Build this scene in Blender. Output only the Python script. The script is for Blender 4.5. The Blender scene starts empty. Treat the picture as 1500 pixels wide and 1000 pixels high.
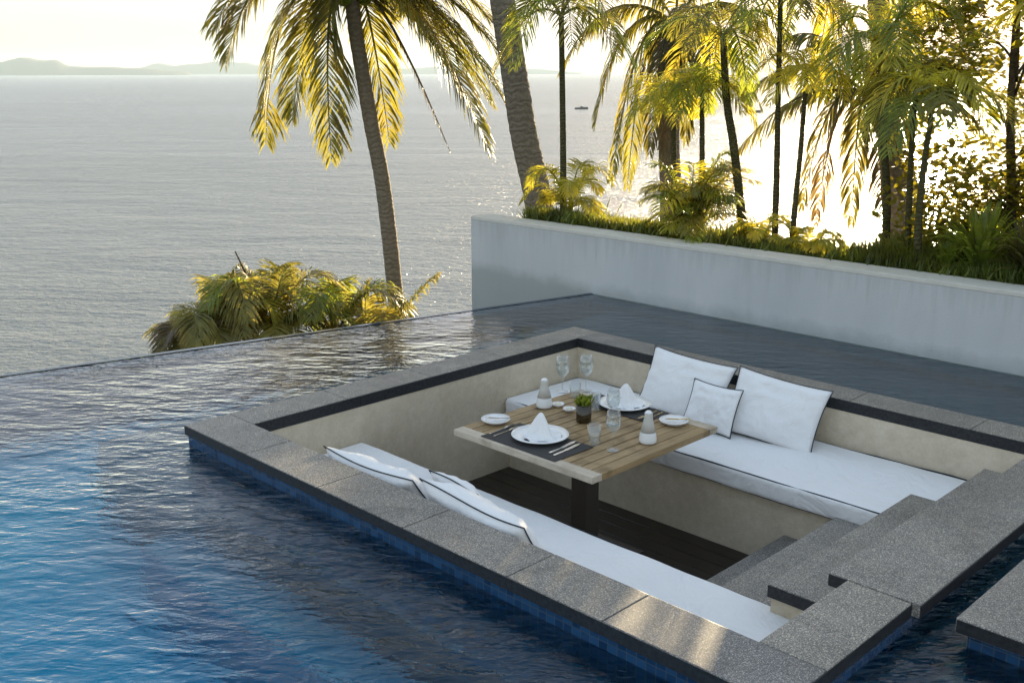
import bpy, bmesh, math, random
from mathutils import Vector, Matrix, noise
PI = math.pi; R = math.radians
scene = bpy.context.scene; C = scene.collection
rnd = random.Random(7)

# ------------------------------------------------------------------ helpers
def link(name, me, parent=None, mat=None):
    o = bpy.data.objects.new(name, me); C.objects.link(o)
    if mat is not None and me is not None: me.materials.append(mat)
    if parent is not None: o.parent = parent
    return o
def thing(name, label, cat, loc=(0, 0, 0), rz=0, group=None):
    o = link(name, None); o.location = loc; o.rotation_euler.z = rz
    o['label'] = label; o['category'] = cat
    if group: o['group'] = group
    return o
def tag(o, label, cat, group=None):
    o['label'] = label; o['category'] = cat
    if group: o['group'] = group
    return o
def obj(name, bm, mat, parent=None, smooth=False):
    me = bpy.data.meshes.new(name)
    bmesh.ops.recalc_face_normals(bm, faces=bm.faces)
    bm.to_mesh(me); bm.free()
    if smooth:
        for p in me.polygons: p.use_smooth = True
    return link(name, me, parent, mat)
def raw(name, vs, fs, mat, parent=None, smooth=False):
    me = bpy.data.meshes.new(name); me.from_pydata(vs, [], fs); me.update()
    if smooth:
        for p in me.polygons: p.use_smooth = True
    return link(name, me, parent, mat)
def structure(o):
    o['kind'] = 'structure'; return o
def stuff(o, label, cat):
    o['kind'] = 'stuff'; o['label'] = label; o['category'] = cat; return o
def add_box(bm, x0, x1, y0, y1, z0, z1, bevel=0.0, seg=2):
    t = bmesh.new()
    bmesh.ops.create_cube(t, size=1)
    for v in t.verts:
        v.co = Vector((x0 + (v.co.x + .5) * (x1 - x0), y0 + (v.co.y + .5) * (y1 - y0), z0 + (v.co.z + .5) * (z1 - z0)))
    if bevel: bmesh.ops.bevel(t, geom=t.edges[:], offset=bevel, segments=seg, profile=.6, affect='EDGES')
    me = bpy.data.meshes.new('t'); t.to_mesh(me); t.free(); bm.from_mesh(me); bpy.data.meshes.remove(me)
def box(name, b, mat, parent=None, bevel=0.0, seg=2, smooth=False):
    bm = bmesh.new(); add_box(bm, *b, bevel=bevel, seg=seg); return obj(name, bm, mat, parent, smooth)
def tube_data(pts, rads, n=8, cap=True):
    vs, fs = [], []
    pts = [Vector(p) for p in pts]
    if not isinstance(rads, (list, tuple)): rads = [rads] * len(pts)
    up = Vector((0, 0, 1))
    prev = None
    for i, p in enumerate(pts):
        t = (pts[min(i + 1, len(pts) - 1)] - pts[max(i - 1, 0)]).normalized()
        if prev is None:
            a = t.cross(up)
            if a.length < .05: a = t.cross(Vector((1, 0, 0)))
            a.normalize()
        else:
            a = (prev - t * prev.dot(t)).normalized()
        prev = a; b = t.cross(a)
        for k in range(n):
            an = 2 * PI * k / n
            vs.append(p + (a * math.cos(an) + b * math.sin(an)) * rads[i])
    m = len(pts)
    for i in range(m - 1):
        for k in range(n):
            k2 = (k + 1) % n
            fs.append((i * n + k, i * n + k2, (i + 1) * n + k2, (i + 1) * n + k))
    if cap:
        fs.append(tuple(reversed(range(n)))); fs.append(tuple((m - 1) * n + k for k in range(n)))
    return vs, fs
def tube(name, pts, rads, mat, parent=None, n=8, cap=True):
    vs, fs = tube_data(pts, rads, n, cap); return raw(name, vs, fs, mat, parent, True)
def lathe(name, prof, mat, parent=None, n=28, mod=None, loc=(0, 0, 0)):
    vs, fs = [], []
    for (r, z) in prof:
        for k in range(n):
            a = 2 * PI * k / n; rr = r * (mod(a, z) if mod else 1)
            vs.append((rr * math.cos(a) + loc[0], rr * math.sin(a) + loc[1], z + loc[2]))
    for i in range(len(prof) - 1):
        for k in range(n):
            k2 = (k + 1) % n; fs.append((i * n + k, i * n + k2, (i + 1) * n + k2, (i + 1) * n + k))
    if prof[0][0] > 1e-4: fs.append(tuple(reversed(range(n))))
    return raw(name, vs, fs, mat, parent, True)
def bez(P, t):
    a, b, c = P; return a * (1 - t) ** 2 + b * 2 * t * (1 - t) + c * t * t
def spline(pts, n):
    pts = [Vector(p) for p in pts]; out = []
    m = len(pts) - 1
    for i in range(n + 1):
        u = i / n * m; k = min(int(u), m - 1); f = u - k
        p0 = pts[max(k - 1, 0)]; p1 = pts[k]; p2 = pts[k + 1]; p3 = pts[min(k + 2, m)]
        out.append(.5 * ((2 * p1) + (p2 - p0) * f + (2 * p0 - 5 * p1 + 4 * p2 - p3) * f * f + (3 * p1 - p0 - 3 * p2 + p3) * f ** 3))
    return out

# ------------------------------------------------------------------ materials
class M:
    def __init__(s, name):
        s.m = bpy.data.materials.new(name); s.m.use_nodes = True
        s.t = s.m.node_tree; s.t.nodes.clear(); s.out = s.t.nodes.new('ShaderNodeOutputMaterial')
    def n(s, typ, **kw):
        nd = s.t.nodes.new('ShaderNode' + typ)
        for k, v in kw.items():
            if k.startswith('i_'):
                key = k[2:].replace('_', ' ')
                s.set(nd.inputs[key], v)
            else: setattr(nd, k, v)
        return nd
    def set(s, inp, v):
        if isinstance(v, bpy.types.NodeSocket): s.t.links.new(v, inp)
        elif isinstance(v, bpy.types.Node): s.t.links.new(v.outputs[0], inp)
        else:
            if isinstance(v, (tuple, list)) and len(v) == 3 and inp.type == 'RGBA': v = (*v, 1)
            inp.default_value = v
    def coord(s, kind='Object'): return s.n('TexCoord').outputs[kind]
    def mapping(s, vec, scale=(1, 1, 1), rot=(0, 0, 0)):
        m = s.n('Mapping'); s.set(m.inputs['Vector'], vec); m.inputs['Scale'].default_value = scale; m.inputs['Rotation'].default_value = rot
        return m.outputs[0]
    def noise(s, vec, scale, detail=4, rough=.55, dist=0):
        return s.n('TexNoise', i_Vector=vec, i_Scale=scale, i_Detail=detail, i_Roughness=rough, i_Distortion=dist).outputs['Fac']
    def ramp(s, fac, stops):
        r = s.n('ValToRGB'); s.set(r.inputs[0], fac); e = r.color_ramp.elements
        while len(e) < len(stops): e.new(.5)
        for q, (p, c) in zip(e, stops):
            q.position = p; q.color = (*c, 1) if len(c) == 3 else c
        return r.outputs[0]
    def mixc(s, fac, a, b, blend='MIX'):
        m = s.n('Mix', data_type='RGBA', blend_type=blend)
        s.set(m.inputs[0], fac); s.set(m.inputs[6], a); s.set(m.inputs[7], b); return m.outputs[2]
    def math(s, op, a, b=None):
        m = s.n('Math', operation=op); s.set(m.inputs[0], a)
        if b is not None: s.set(m.inputs[1], b)
        return m.outputs[0]
    def bump(s, h, strength=.3, dist=.01, normal=None):
        b = s.n('Bump', i_Strength=strength, i_Distance=dist, i_Height=h)
        if normal is not None: s.set(b.inputs['Normal'], normal)
        return b.outputs[0]
    def pbr(s, col, rough=.5, normal=None, spec=.5, **kw):
        b = s.n('BsdfPrincipled'); s.set(b.inputs['Base Color'], col); s.set(b.inputs['Roughness'], rough)
        b.inputs['Specular IOR Level'].default_value = spec
        if normal is not None: s.set(b.inputs['Normal'], normal)
        for k, v in kw.items(): s.set(b.inputs[k.replace('_', ' ')], v)
        s.t.links.new(b.outputs[0], s.out.inputs['Surface']); return s.m
    def surf(s, node): s.t.links.new(node.outputs[0], s.out.inputs['Surface']); return s.m

def g(v): return (v, v, v)
def m_terrazzo():
    m = M('grey_terrazzo'); c = m.coord()
    v = m.n('TexVoronoi', i_Vector=c, i_Scale=300.0)
    wn = m.n('TexWhiteNoise', i_Vector=v.outputs['Position'])
    col = m.ramp(wn.outputs['Value'], [(0, (.09, .088, .086)), (.35, (.16, .155, .148)), (.7, (.235, .225, .205)), (.88, (.36, .335, .28)), (1, (.62, .57, .47))])
    big = m.noise(c, 1.6, 5)
    col = m.mixc(.8, col, m.ramp(big, [(.3, g(.62)), (.7, g(1.15))]), 'MULTIPLY')
    oi = m.n('ObjectInfo').outputs['Random']; col = m.mixc(1.0, col, m.ramp(oi, [(0, (.80, .81, .84)), (.5, (1, .98, .95)), (1, (1.16, 1.12, 1.04))]), 'MULTIPLY')
    st = m.ramp(m.noise(c, 3.2, 6, .7, 1.0), [(.56, g(1)), (.66, g(.72))]); col = m.mixc(1.0, col, st, 'MULTIPLY')
    rgh = m.ramp(m.noise(c, 7, 4), [(.3, g(.34)), (.7, g(.6))])
    return m.pbr(col, rgh, m.bump(wn.outputs['Value'], .25, .002), .5)
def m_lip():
    m = M('dark_edge_strip'); c = m.coord()  # near-black strips laid over the upright faces of the terrazzo slabs
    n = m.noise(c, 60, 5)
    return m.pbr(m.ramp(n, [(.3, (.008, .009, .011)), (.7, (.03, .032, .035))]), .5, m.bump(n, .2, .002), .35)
def m_stone():
    m = M('beige_sandstone_render'); c = m.coord()
    a = m.ramp(m.math('ADD', m.math('MULTIPLY', m.noise(c, 2.2, 6, .65), .6), m.math('MULTIPLY', m.noise(c, 22, 5, .7), .4)), [(.36, g(0)), (.64, g(1))]); b = m.noise(c, 90, 4, .7)
    col = m.mixc(a, (.54, .46, .33), (.76, .67, .52))
    col = m.mixc(m.math('MULTIPLY', b, .5), col, (.36, .31, .23))
    return m.pbr(col, .8, m.bump(m.math('ADD', b, m.noise(c, 14, 5, .6)), .6, .006), .25)
def m_plaster():
    m = M('pale_grey_plaster'); c = m.coord()
    a = m.noise(m.mapping(c, (1, 1, .35)), 1.7, 6, .6); b = m.noise(c, 70, 4, .6)
    st = m.noise(m.mapping(c, (5, 5, .6)), 1.5, 5, .65)
    col = m.mixc(a, (.46, .48, .475), (.64, .64, .62))
    col = m.mixc(m.ramp(st, [(.5, g(0)), (.85, g(.3))]), col, (.38, .40, .38))
    sp = m.n('SeparateXYZ', i_Vector=c); dr = m.noise(m.mapping(c, (14, 14, .8)), 1.0, 4, .7)
    low = m.math('MULTIPLY', m.ramp(m.math('ADD', sp.outputs[2], m.math('MULTIPLY', m.noise(c, 3, 5, .7), .22)), [(-.0, g(1)), (.12, g(0))]), .5)
    col = m.mixc(low, col, (.22, .25, .22))
    top = m.ramp(m.math('ADD', sp.outputs[2], m.math('MULTIPLY', dr, .9)), [(.70, g(0)), (.98, g(.35))])
    col = m.mixc(top, col, (.30, .30, .27))
    return m.pbr(col, .75, m.bump(m.math('ADD', b, a), .3, .008), .3)
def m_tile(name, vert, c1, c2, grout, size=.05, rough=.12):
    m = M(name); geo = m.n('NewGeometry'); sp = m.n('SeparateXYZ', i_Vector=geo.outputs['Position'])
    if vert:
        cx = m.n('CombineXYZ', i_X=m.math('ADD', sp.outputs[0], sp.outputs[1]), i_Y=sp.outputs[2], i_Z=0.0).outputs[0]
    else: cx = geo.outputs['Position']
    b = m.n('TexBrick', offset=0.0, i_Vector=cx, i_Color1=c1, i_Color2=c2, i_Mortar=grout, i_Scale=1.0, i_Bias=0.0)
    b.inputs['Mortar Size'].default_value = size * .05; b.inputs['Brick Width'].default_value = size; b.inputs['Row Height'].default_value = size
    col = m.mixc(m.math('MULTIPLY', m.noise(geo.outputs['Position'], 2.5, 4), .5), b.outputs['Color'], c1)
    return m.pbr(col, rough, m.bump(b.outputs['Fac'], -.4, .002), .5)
def m_fabric(name='white_canvas', col=(.80, .795, .78)):
    m = M(name); c = m.coord()
    w = m.n('TexWave', i_Vector=c, i_Scale=160.0); w2 = m.n('TexWave', bands_direction='Y', i_Vector=c, i_Scale=160.0)
    h = m.math('ADD', w.outputs['Fac'], w2.outputs['Fac'])
    cr = m.noise(c, 4.5, 5, .55, 1.4)
    nb = m.bump(cr, .8, .028); nb2 = m.bump(h, .12, .001, nb)
    return m.pbr(m.mixc(m.noise(c, 3, 3), col, tuple(x * .93 for x in col)), .85, nb2, .2, Sheen_Weight=.15)
def m_wood(name, a, b, along='Y', scale=1.0, rough=.5, dark=(.10, .06, .02)):
    m = M(name); c = m.coord()
    sc = (26, 1.3, 26) if along == 'Y' else (1.3, 26, 26)
    n = m.noise(m.mapping(c, sc), 1.6 * scale, 6, .6, .4)
    ri = m.n('ObjectInfo').outputs['Random']
    col = m.ramp(n, [(.25, a), (.75, b)])
    col = m.mixc(m.ramp(m.noise(c, 9, 4), [(.48, g(0)), (.72, g(.75))]), col, dark)
    return m.pbr(col, rough, m.bump(n, .3, .003), .4)
def m_simple(name, col, rough=.5, spec=.5, **kw):
    m = M(name); c = m.coord(); n = m.noise(c, 14, 4)
    return m.pbr(m.mixc(n, tuple(x * .86 for x in col), tuple(min(1, x * 1.08) for x in col)), rough, None, spec, **kw)
def m_glass(name='clear_glass', tint=(.93, .95, .95), rough=.02):
    m = M(name)
    f = m.n('LayerWeight', i_Blend=.35); tr = m.n('BsdfTransparent', i_Color=tint); gl = m.n('BsdfGlossy', i_Roughness=rough, i_Color=(1, 1, 1))
    mx = m.n('MixShader'); m.set(mx.inputs[0], m.ramp(f.outputs['Facing'], [(0, g(.10)), (.6, g(.26)), (1, g(.95))])); m.set(mx.inputs[1], tr); m.set(mx.inputs[2], gl)
    return m.surf(mx)
def m_leaf(name, dif, tra, var=.5, mixf=.5):
    m = M(name); c = m.coord(); n = m.noise(c, 2.3, 4, .6); n2 = m.noise(c, 26, 2)
    f = m.math('ADD', m.math('MULTIPLY', n, .7), m.math('MULTIPLY', n2, .3))
    k = m.ramp(f, [(.32, g(1 - var)), (.68, g(1 + var))])
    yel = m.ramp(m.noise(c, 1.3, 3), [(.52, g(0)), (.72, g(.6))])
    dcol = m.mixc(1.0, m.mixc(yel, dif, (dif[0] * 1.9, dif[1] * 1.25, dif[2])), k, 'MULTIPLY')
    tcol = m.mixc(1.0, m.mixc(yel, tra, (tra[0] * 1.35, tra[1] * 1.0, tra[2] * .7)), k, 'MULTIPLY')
    d = m.n('BsdfPrincipled', i_Base_Color=dcol, i_Roughness=.42); t = m.n('BsdfTranslucent', i_Color=tcol)
    mx = m.n('MixShader'); mx.inputs[0].default_value = mixf; m.set(mx.inputs[1], d); m.set(mx.inputs[2], t)
    return m.surf(mx)
def m_bark(name, a, b, ring=28):
    m = M(name); c = m.coord()
    w = m.n('TexWave', bands_direction='Z', i_Vector=c, i_Scale=ring / 6.28 * 1.0, i_Distortion=9.0, i_Detail=4.0)
    w.inputs['Detail Scale'].default_value = 2.0
    n = m.noise(m.mapping(c, (8, 8, 2)), 3, 6, .65)
    col = m.mixc(n, a, b); col = m.mixc(m.math('MULTIPLY', w.outputs['Fac'], .3), col, tuple(x * .35 for x in a))
    return m.pbr(col, .85, m.bump(m.math('ADD', w.outputs['Fac'], n), .6, .02), .2)
def m_pool():
    m = M('pool_water'); geo = m.n('NewGeometry').outputs['Position']
    mp = m.mapping(m.mapping(geo, (1, 1, 1), (0, 0, R(-36))), (1, 2.7, 1))
    w1 = m.noise(mp, 3.3, 3, .5, .35)
    w2 = m.noise(m.mapping(m.mapping(geo, (1, 1, 1), (0, 0, R(-58))), (1, 2.2, 1)), 8, 3, .55, .4)
    w3 = m.noise(geo, 30, 2, .5, .3)
    h = m.math('ADD', m.math('ADD', m.math('MULTIPLY', w1, 1.0), m.math('MULTIPLY', w2, .42)), m.math('MULTIPLY', w3, .10))
    calm = m.ramp(m.n('SeparateXYZ', i_Vector=m.mapping(geo, (.1, .1, .1))).outputs[1], [(.22, g(1)), (.34, g(.22))])
    h = m.math('MULTIPLY', m.math('MULTIPLY', h, calm), m.ramp(m.noise(geo, .9, 3, .5, .6), [(.3, g(.45)), (.7, g(1.25))]))
    nb = m.bump(h, .85, .028)
    fr = m.math('MULTIPLY', m.n('Fresnel', i_IOR=1.33, i_Normal=nb), 1.40)
    fr = m.n('Clamp', i_Value=m.math('SUBTRACT', fr, .028))
    rf = m.n('BsdfRefraction', i_IOR=1.33, i_Roughness=0.0, i_Color=(.62, .95, .96), i_Normal=nb)
    gl = m.n('BsdfGlossy', i_Roughness=.03, i_Color=(1, 1, 1), i_Normal=nb)
    mx = m.n('MixShader'); mx.inputs[0].default_value = 0; m.t.links.new(fr.outputs[0], mx.inputs[0]); m.set(mx.inputs[1], rf); m.set(mx.inputs[2], gl)
    return m.surf(mx)
def m_sea():
    m = M('sea_water'); geo = m.n('NewGeometry').outputs['Position']
    mp = m.mapping(m.mapping(geo, (1, 1, 1), (0, 0, R(-40))), (.6, 1, 1))
    w1 = m.noise(m.mapping(mp, (.5, 1, 1)), .55, 5, .62, .4)
    w2 = m.noise(mp, .07, 4, .6, .3)
    w3 = m.noise(mp, 2.2, 3, .6, .3)
    h = m.math('ADD', m.math('ADD', m.math('MULTIPLY', w1, 1.0), m.math('MULTIPLY', w2, 2.8)), m.math('MULTIPLY', w3, .75))
    h = m.math('MULTIPLY', h, m.ramp(m.noise(m.mapping(mp, (.35, 1, 1)), .012, 4, .6, .6), [(.35, g(.55)), (.65, g(1.2))]))
    nb = m.bump(h, 1.0, 1.05)
    return m.pbr((.15, .165, .155), .24, nb, .9)

TERR = m_terrazzo(); LIP = m_lip(); STONE = m_stone(); PLAST = m_plaster()
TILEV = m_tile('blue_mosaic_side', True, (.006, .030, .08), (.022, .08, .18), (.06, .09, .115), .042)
TILEF = m_tile('blue_mosaic_floor', False, (.002, .36, .62), (.01, .48, .75), (.01, .28, .45), .06)  # the water's absorption tint is put into this tile blue
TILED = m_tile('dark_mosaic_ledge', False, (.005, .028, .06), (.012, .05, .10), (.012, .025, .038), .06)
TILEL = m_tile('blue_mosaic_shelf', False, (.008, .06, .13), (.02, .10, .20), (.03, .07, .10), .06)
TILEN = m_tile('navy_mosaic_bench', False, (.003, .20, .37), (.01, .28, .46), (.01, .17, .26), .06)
FAB = m_fabric(); FAB2 = m_fabric('white_linen', (.83, .825, .81))
PIPE = m_simple('charcoal_piping', (.02, .028, .035), .7, .3)
TEAK = m_wood('golden_teak', (.21, .135, .06), (.40, .28, .14)); TEAKX = m_wood('weathered_teak', (.40, .34, .26), (.56, .49, .38), 'X', dark=(.25, .2, .14))
DECK = m_wood('dark_deck_board', (.010, .008, .006), (.035, .026, .018), 'X', rough=.35, dark=(.01, .008, .006))
CERA = m_simple('white_ceramic', (.80, .81, .80), .12, .6)
CHAR = m_simple('charcoal_placemat', (.04, .04, .04), .7, .3)
STEEL = m_simple('polished_steel', (.62, .62, .60), .18, .5, Metallic=1.0)
BRONZE = m_simple('dark_metal_leg', (.06, .05, .04), .45, .5)
GLASS = m_glass(); DGLASS = m_simple('dark_amber_glass', (.03, .018, .004), .08, .7)
CREAM = m_simple('cream_wax', (.75, .68, .52), .4, .5)
LEAF_COCO = m_leaf('coconut_leaf', (.13, .135, .028), (0.357, 0.323, 0.044))
LEAF_DARK = m_leaf('dark_palm_leaf', (.08, .075, .025), (0.255, 0.221, 0.034))
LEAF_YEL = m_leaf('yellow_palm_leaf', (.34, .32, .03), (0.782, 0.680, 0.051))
LEAF_GRN = m_leaf('green_palm_leaf', (.13, .18, .025), (0.442, 0.493, 0.051))
LEAF_BROWN = m_leaf('dry_palm_leaf', (.13, .10, .045), (0.323, 0.238, 0.085), .4, .35)
LEAF_BROAD = m_leaf('broad_leaf', (.11, .12, .015), (0.408, 0.357, 0.025))
LEAF_HEDGE = m_leaf('hedge_leaf', (.09, .125, .025), (0.289, 0.306, 0.034), .7)
LEAF_BUSH = m_leaf('young_coconut_leaf', (.24, .22, .06), (0.459, 0.399, 0.068))
BARK = m_bark('grey_palm_bark', (.15, .125, .09), (.30, .25, .18)); BARK2 = m_bark('brown_palm_bark', (.06, .045, .025), (.13, .095, .05))
BARKG = m_bark('green_palm_stem', (.06, .055, .022), (.13, .115, .05), 60)
SOIL = m_simple('dark_soil', (.04, .03, .02), .9, .2)
ROCK = m_simple('scrub_hillside', (.05, .052, .042), .9, .2)
HULL = m_simple('dark_boat_paint', (.06, .06, .065), .35); BWHITE = m_simple('white_boat_paint', (.6, .6, .58), .35)

# ------------------------------------------------------------------ camera
cam = bpy.data.cameras.new('camera'); co = bpy.data.objects.new('camera', cam); C.objects.link(co)
co.location = (5.0311, -2.5315, 1.85); co.rotation_euler = (R(90 - 14.518), 0, R(134.897 - 90))
cam.lens = 36 * 1522.7 / 1500; cam.sensor_width = 36; cam.clip_start = .05; cam.clip_end = 40000
scene.camera = co

# ------------------------------------------------------------------ light
SUN_AZ, SUN_EL = 113.3, 6.0
w = bpy.data.worlds.new('World'); scene.world = w; w.use_nodes = True
nt = w.node_tree; nt.nodes.clear()
sky = nt.nodes.new('ShaderNodeTexSky'); sky.sky_type = 'NISHITA'; sky.sun_disc = False
sky.sun_elevation = R(SUN_EL); sky.sun_rotation = R(90 - SUN_AZ); sky.altitude = 20; sky.air_density = 1.0; sky.dust_density = 3.0; sky.ozone_density = 1.4
bg = nt.nodes.new('ShaderNodeBackground'); bg.inputs[1].default_value = .15
wo = nt.nodes.new('ShaderNodeOutputWorld'); 
# sky compressed like an added haze veil, to lift fill and tame glow: radiance c becomes c / (1 + c / cap)
CAP = (.345, .365, .42)
v1 = nt.nodes.new('ShaderNodeVectorMath'); v1.operation = 'MULTIPLY_ADD'; v1.inputs[1].default_value = tuple(1 / q for q in CAP); v1.inputs[2].default_value = (1, 1, 1)
v2 = nt.nodes.new('ShaderNodeVectorMath'); v2.operation = 'DIVIDE'
nt.links.new(sky.outputs[0], v1.inputs[0]); nt.links.new(sky.outputs[0], v2.inputs[0]); nt.links.new(v1.outputs[0], v2.inputs[1]); v3 = nt.nodes.new('ShaderNodeVectorMath'); v3.operation = 'MULTIPLY_ADD'; v3.inputs[1].default_value = (.012, .012, .012)
nt.links.new(sky.outputs[0], v3.inputs[0]); nt.links.new(v2.outputs[0], v3.inputs[2]); tc = nt.nodes.new('ShaderNodeTexCoord'); mpn = nt.nodes.new('ShaderNodeMapping'); mpn.inputs['Scale'].default_value = (1.2, 1.2, 5.5)
cn = nt.nodes.new('ShaderNodeTexNoise'); cn.inputs['Scale'].default_value = 2.2; cn.inputs['Detail'].default_value = 6; cn.inputs['Distortion'].default_value = .5
mr = nt.nodes.new('ShaderNodeMapRange'); mr.inputs[1].default_value = .3; mr.inputs[2].default_value = .7; mr.inputs[3].default_value = 1.90; mr.inputs[4].default_value = 2.40
v4 = nt.nodes.new('ShaderNodeVectorMath'); v4.operation = 'SCALE'
nt.links.new(tc.outputs['Generated'], mpn.inputs[0]); nt.links.new(mpn.outputs[0], cn.inputs['Vector']); nt.links.new(cn.outputs['Fac'], mr.inputs[0])
nt.links.new(v3.outputs[0], v4.inputs[0]); nt.links.new(mr.outputs[0], v4.inputs['Scale']); nt.links.new(v4.outputs[0], bg.inputs[0])
nt.links.new(bg.outputs[0], wo.inputs[0])
sd = Vector((math.cos(R(SUN_AZ)) * math.cos(R(SUN_EL)), math.sin(R(SUN_AZ)) * math.cos(R(SUN_EL)), math.sin(R(SUN_EL))))
sl = bpy.data.lights.new('sun', 'SUN'); sl.energy = 2.0; sl.angle = R(.5); sl.color = (1, .78, .46)
so = bpy.data.objects.new('sun', sl); C.objects.link(so); so.rotation_euler = sd.to_track_quat('Z', 'Y').to_euler()
vs_ = scene.view_settings; vs_.view_transform = 'Standard'; vs_.look = 'None'; vs_.gamma = 1; vs_.exposure = 3.2; vs_.use_curve_mapping = False

# ------------------------------------------------------------------ setting: sea, islands, haze, hillside
SEA = -14.0
def disc(name, r, z, mat, n=96):
    vs = [(0, 0, z)]; fs = []
    rings = [30, 80, 200, 500, 1200, 3000, r]
    for rr in rings:
        for k in range(n):
            a = 2 * PI * k / n; vs.append((rr * math.cos(a), rr * math.sin(a), z))
    for k in range(n): fs.append((0, 1 + k, 1 + (k + 1) % n))
    for i in range(len(rings) - 1):
        for k in range(n):
            a = 1 + i * n + k; b = 1 + i * n + (k + 1) % n; fs.append((a, a + n, b + n, b))
    return raw(name, vs, fs, mat)
structure(disc('sea', 8800, SEA, m_sea()))
def island(dist, prof, depth, seed):
    vs, fs = [], []
    n = 140; a0, a1 = prof[0][0], prof[-1][0]
    for i in range(n + 1):
        az = a0 + (a1 - a0) * i / n
        for (p, q) in zip(prof, prof[1:]):
            if min(p[0], q[0]) <= az <= max(p[0], q[0]): f = (az - p[0]) / (q[0] - p[0]); h = p[1] + (q[1] - p[1]) * (f * f * (3 - 2 * f))
        H = max(0, math.tan(R(h)) * dist + 2) * (1 + .10 * noise.noise(Vector((i * .16, seed, 0))) + .05 * noise.noise(Vector((i * .5, seed, 3)))) if h > 0 else 0
        for j in range(7):
            f = j / 6; d = dist + depth * (f - .35); hh = H * max(0, math.sin(PI * (f * .86 + .07)) ** .8 if 0 < f < 1 else 0) * (1 + .12 * noise.noise(Vector((i * .2, j * .8, seed))))
            vs.append((d * math.cos(R(az)), d * math.sin(R(az)), SEA - 1 + hh + (13 if 0 < f < 1 and H > 0 else 0)))
    for i in range(n):
        for j in range(6): a = i * 7 + j; fs.append((a, a + 1, a + 8, a + 7))
    return structure(raw('island_hills', vs, fs, ROCK, None, True))
island(6000, [(174, 0), (167, .35), (161.5, .5), (160.3, .50), (159.4, .74), (158.3, .60), (157.9, .60), (157.3, .30), (155.8, .26), (154.1, .22), (152.5, .10), (151.5, 0)], 900, 1)
island(7600, [(155.5, 0), (154.3, .2), (152.9, .46), (152.3, .36), (151.2, .42), (150, .55), (149, .52), (147.8, .35), (146.3, .40), (144, .3), (141, .2), (138, .32), (134, .2), (131, 0)], 700, 5)
# hillside below the terrace
vs, fs = [], []; NX, NY = 60, 70
for i in range(NX + 1):
    for j in range(NY + 1):
        x = -34 + i * (64 / NX); y = -30 + j * (68 / NY)
        s = max(0, -2.9 - x, y - 6.9)
        z = -1.9 - .56 * s + (.35 * noise.noise(Vector((x * .35, y * .35, 0))) if s > 0 else 0)
        vs.append((x, y, max(z, SEA - 1.5)))
for i in range(NX):
    for j in range(NY): a = i * (NY + 1) + j; fs.append((a, a + NY + 1, a + NY + 2, a + 1))
structure(raw('hillside', vs, fs, ROCK, None, True))
# the air
hz = bmesh.new(); add_box(hz, -9500, 9500, -9500, 9500, SEA - 3.0, 130)
hm = M('haze_air'); pv = hm.n('VolumePrincipled'); pv.inputs['Color'].default_value = (.66, .84, 1, 1); pv.inputs['Density'].default_value = 1.15e-4; pv.inputs['Anisotropy'].default_value = .1
hm.t.links.new(pv.outputs[0], hm.out.inputs['Volume'])
ho = obj('haze', hz, hm.m); ho['kind'] = 'stuff'

# ------------------------------------------------------------------ pool
WZ = -.115
def px_edge(y): return -1.045 + (y - 4.6) * .219     # the infinity edge runs slightly askew
def quadplane(name, pts, mat): return structure(raw(name, pts, [tuple(range(len(pts)))], mat))
# water sheet, butted against the pit shell and wall
Y0 = -9.0
outer = [(px_edge(Y0), Y0), (11, Y0), (11, 4.6), (px_edge(4.6), 4.6)]
pit = [(.012, .012), (3.648, .012), (3.648, 3.168), (.012, 3.168)]
wv = [(x, y, WZ) for x, y in outer + pit]
wf = [(0, 1, 5, 4), (1, 2, 6, 5), (2, 3, 7, 6), (3, 0, 4, 7)]
structure(raw('pool_water', wv, wf, m_pool()))
# basin
B = -1.35
def basin():
    e0, e1 = px_edge(Y0), px_edge(4.6)
    structure(raw('pool_floor', [(e0 + .2, Y0, B), (11, Y0, B), (11, 4.4, B), (e1 + .2, 4.6, B)], [(0, 1, 2, 3)], TILEF))
    vs = [(e0, Y0, -.135), (e0 + .16, Y0, -.135), (e1 + .16, 4.6, -.135), (e1, 4.6, -.135),
          (e0 - .02, Y0, -2.6), (e0 + .2, Y0, B - .1), (e1 + .2, 4.6, B - .1), (e1 - .02, 4.6, -2.6), (e1 + .17, 4.6, -2.6), (e0 + .17, Y0, -2.6)]
    structure(raw('pool_edge_strip', [(e0 - .02, Y0, WZ + .004), (e0 + .028, Y0, WZ + .004), (e1 + .028, 4.598, WZ + .004), (e1 - .02, 4.598, WZ + .004), (e0 - .02, Y0, -.14), (e1 - .02, 4.598, -.14)], [(0, 1, 2, 3), (0, 3, 5, 4)], TILED))
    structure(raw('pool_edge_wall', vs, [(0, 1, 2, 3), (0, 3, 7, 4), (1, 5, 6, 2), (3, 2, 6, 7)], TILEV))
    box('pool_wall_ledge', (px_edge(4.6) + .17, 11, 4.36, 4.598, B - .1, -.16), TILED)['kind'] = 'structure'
    structure(box('pool_end_wall', (-4.2, 11.2, Y0 - .2, Y0 - .005, -2.6, -.02), TILEV))
    # broad dark shelf the pit stands on
    bm = bmesh.new()
    add_box(bm, -.60, 11, -.24, .011, B + .004, -.34); add_box(bm, -.60, .011, .0115, 3.1685, B + .004, -.34)
    add_box(bm, 3.6495, 11, .0115, 3.1685, B + .004, -.34)
    structure(obj('pool_shelf', bm, TILEL)); bm = bmesh.new()
    add_box(bm, -.60, 11, 3.169, 4.359, B + .004, -.34)
    structure(box('pool_bench', (.45, 11, -.50, -.2405, B + .004, -.75), TILEN))
    structure(obj('pool_shelf', bm, TILED))
basin()

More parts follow.
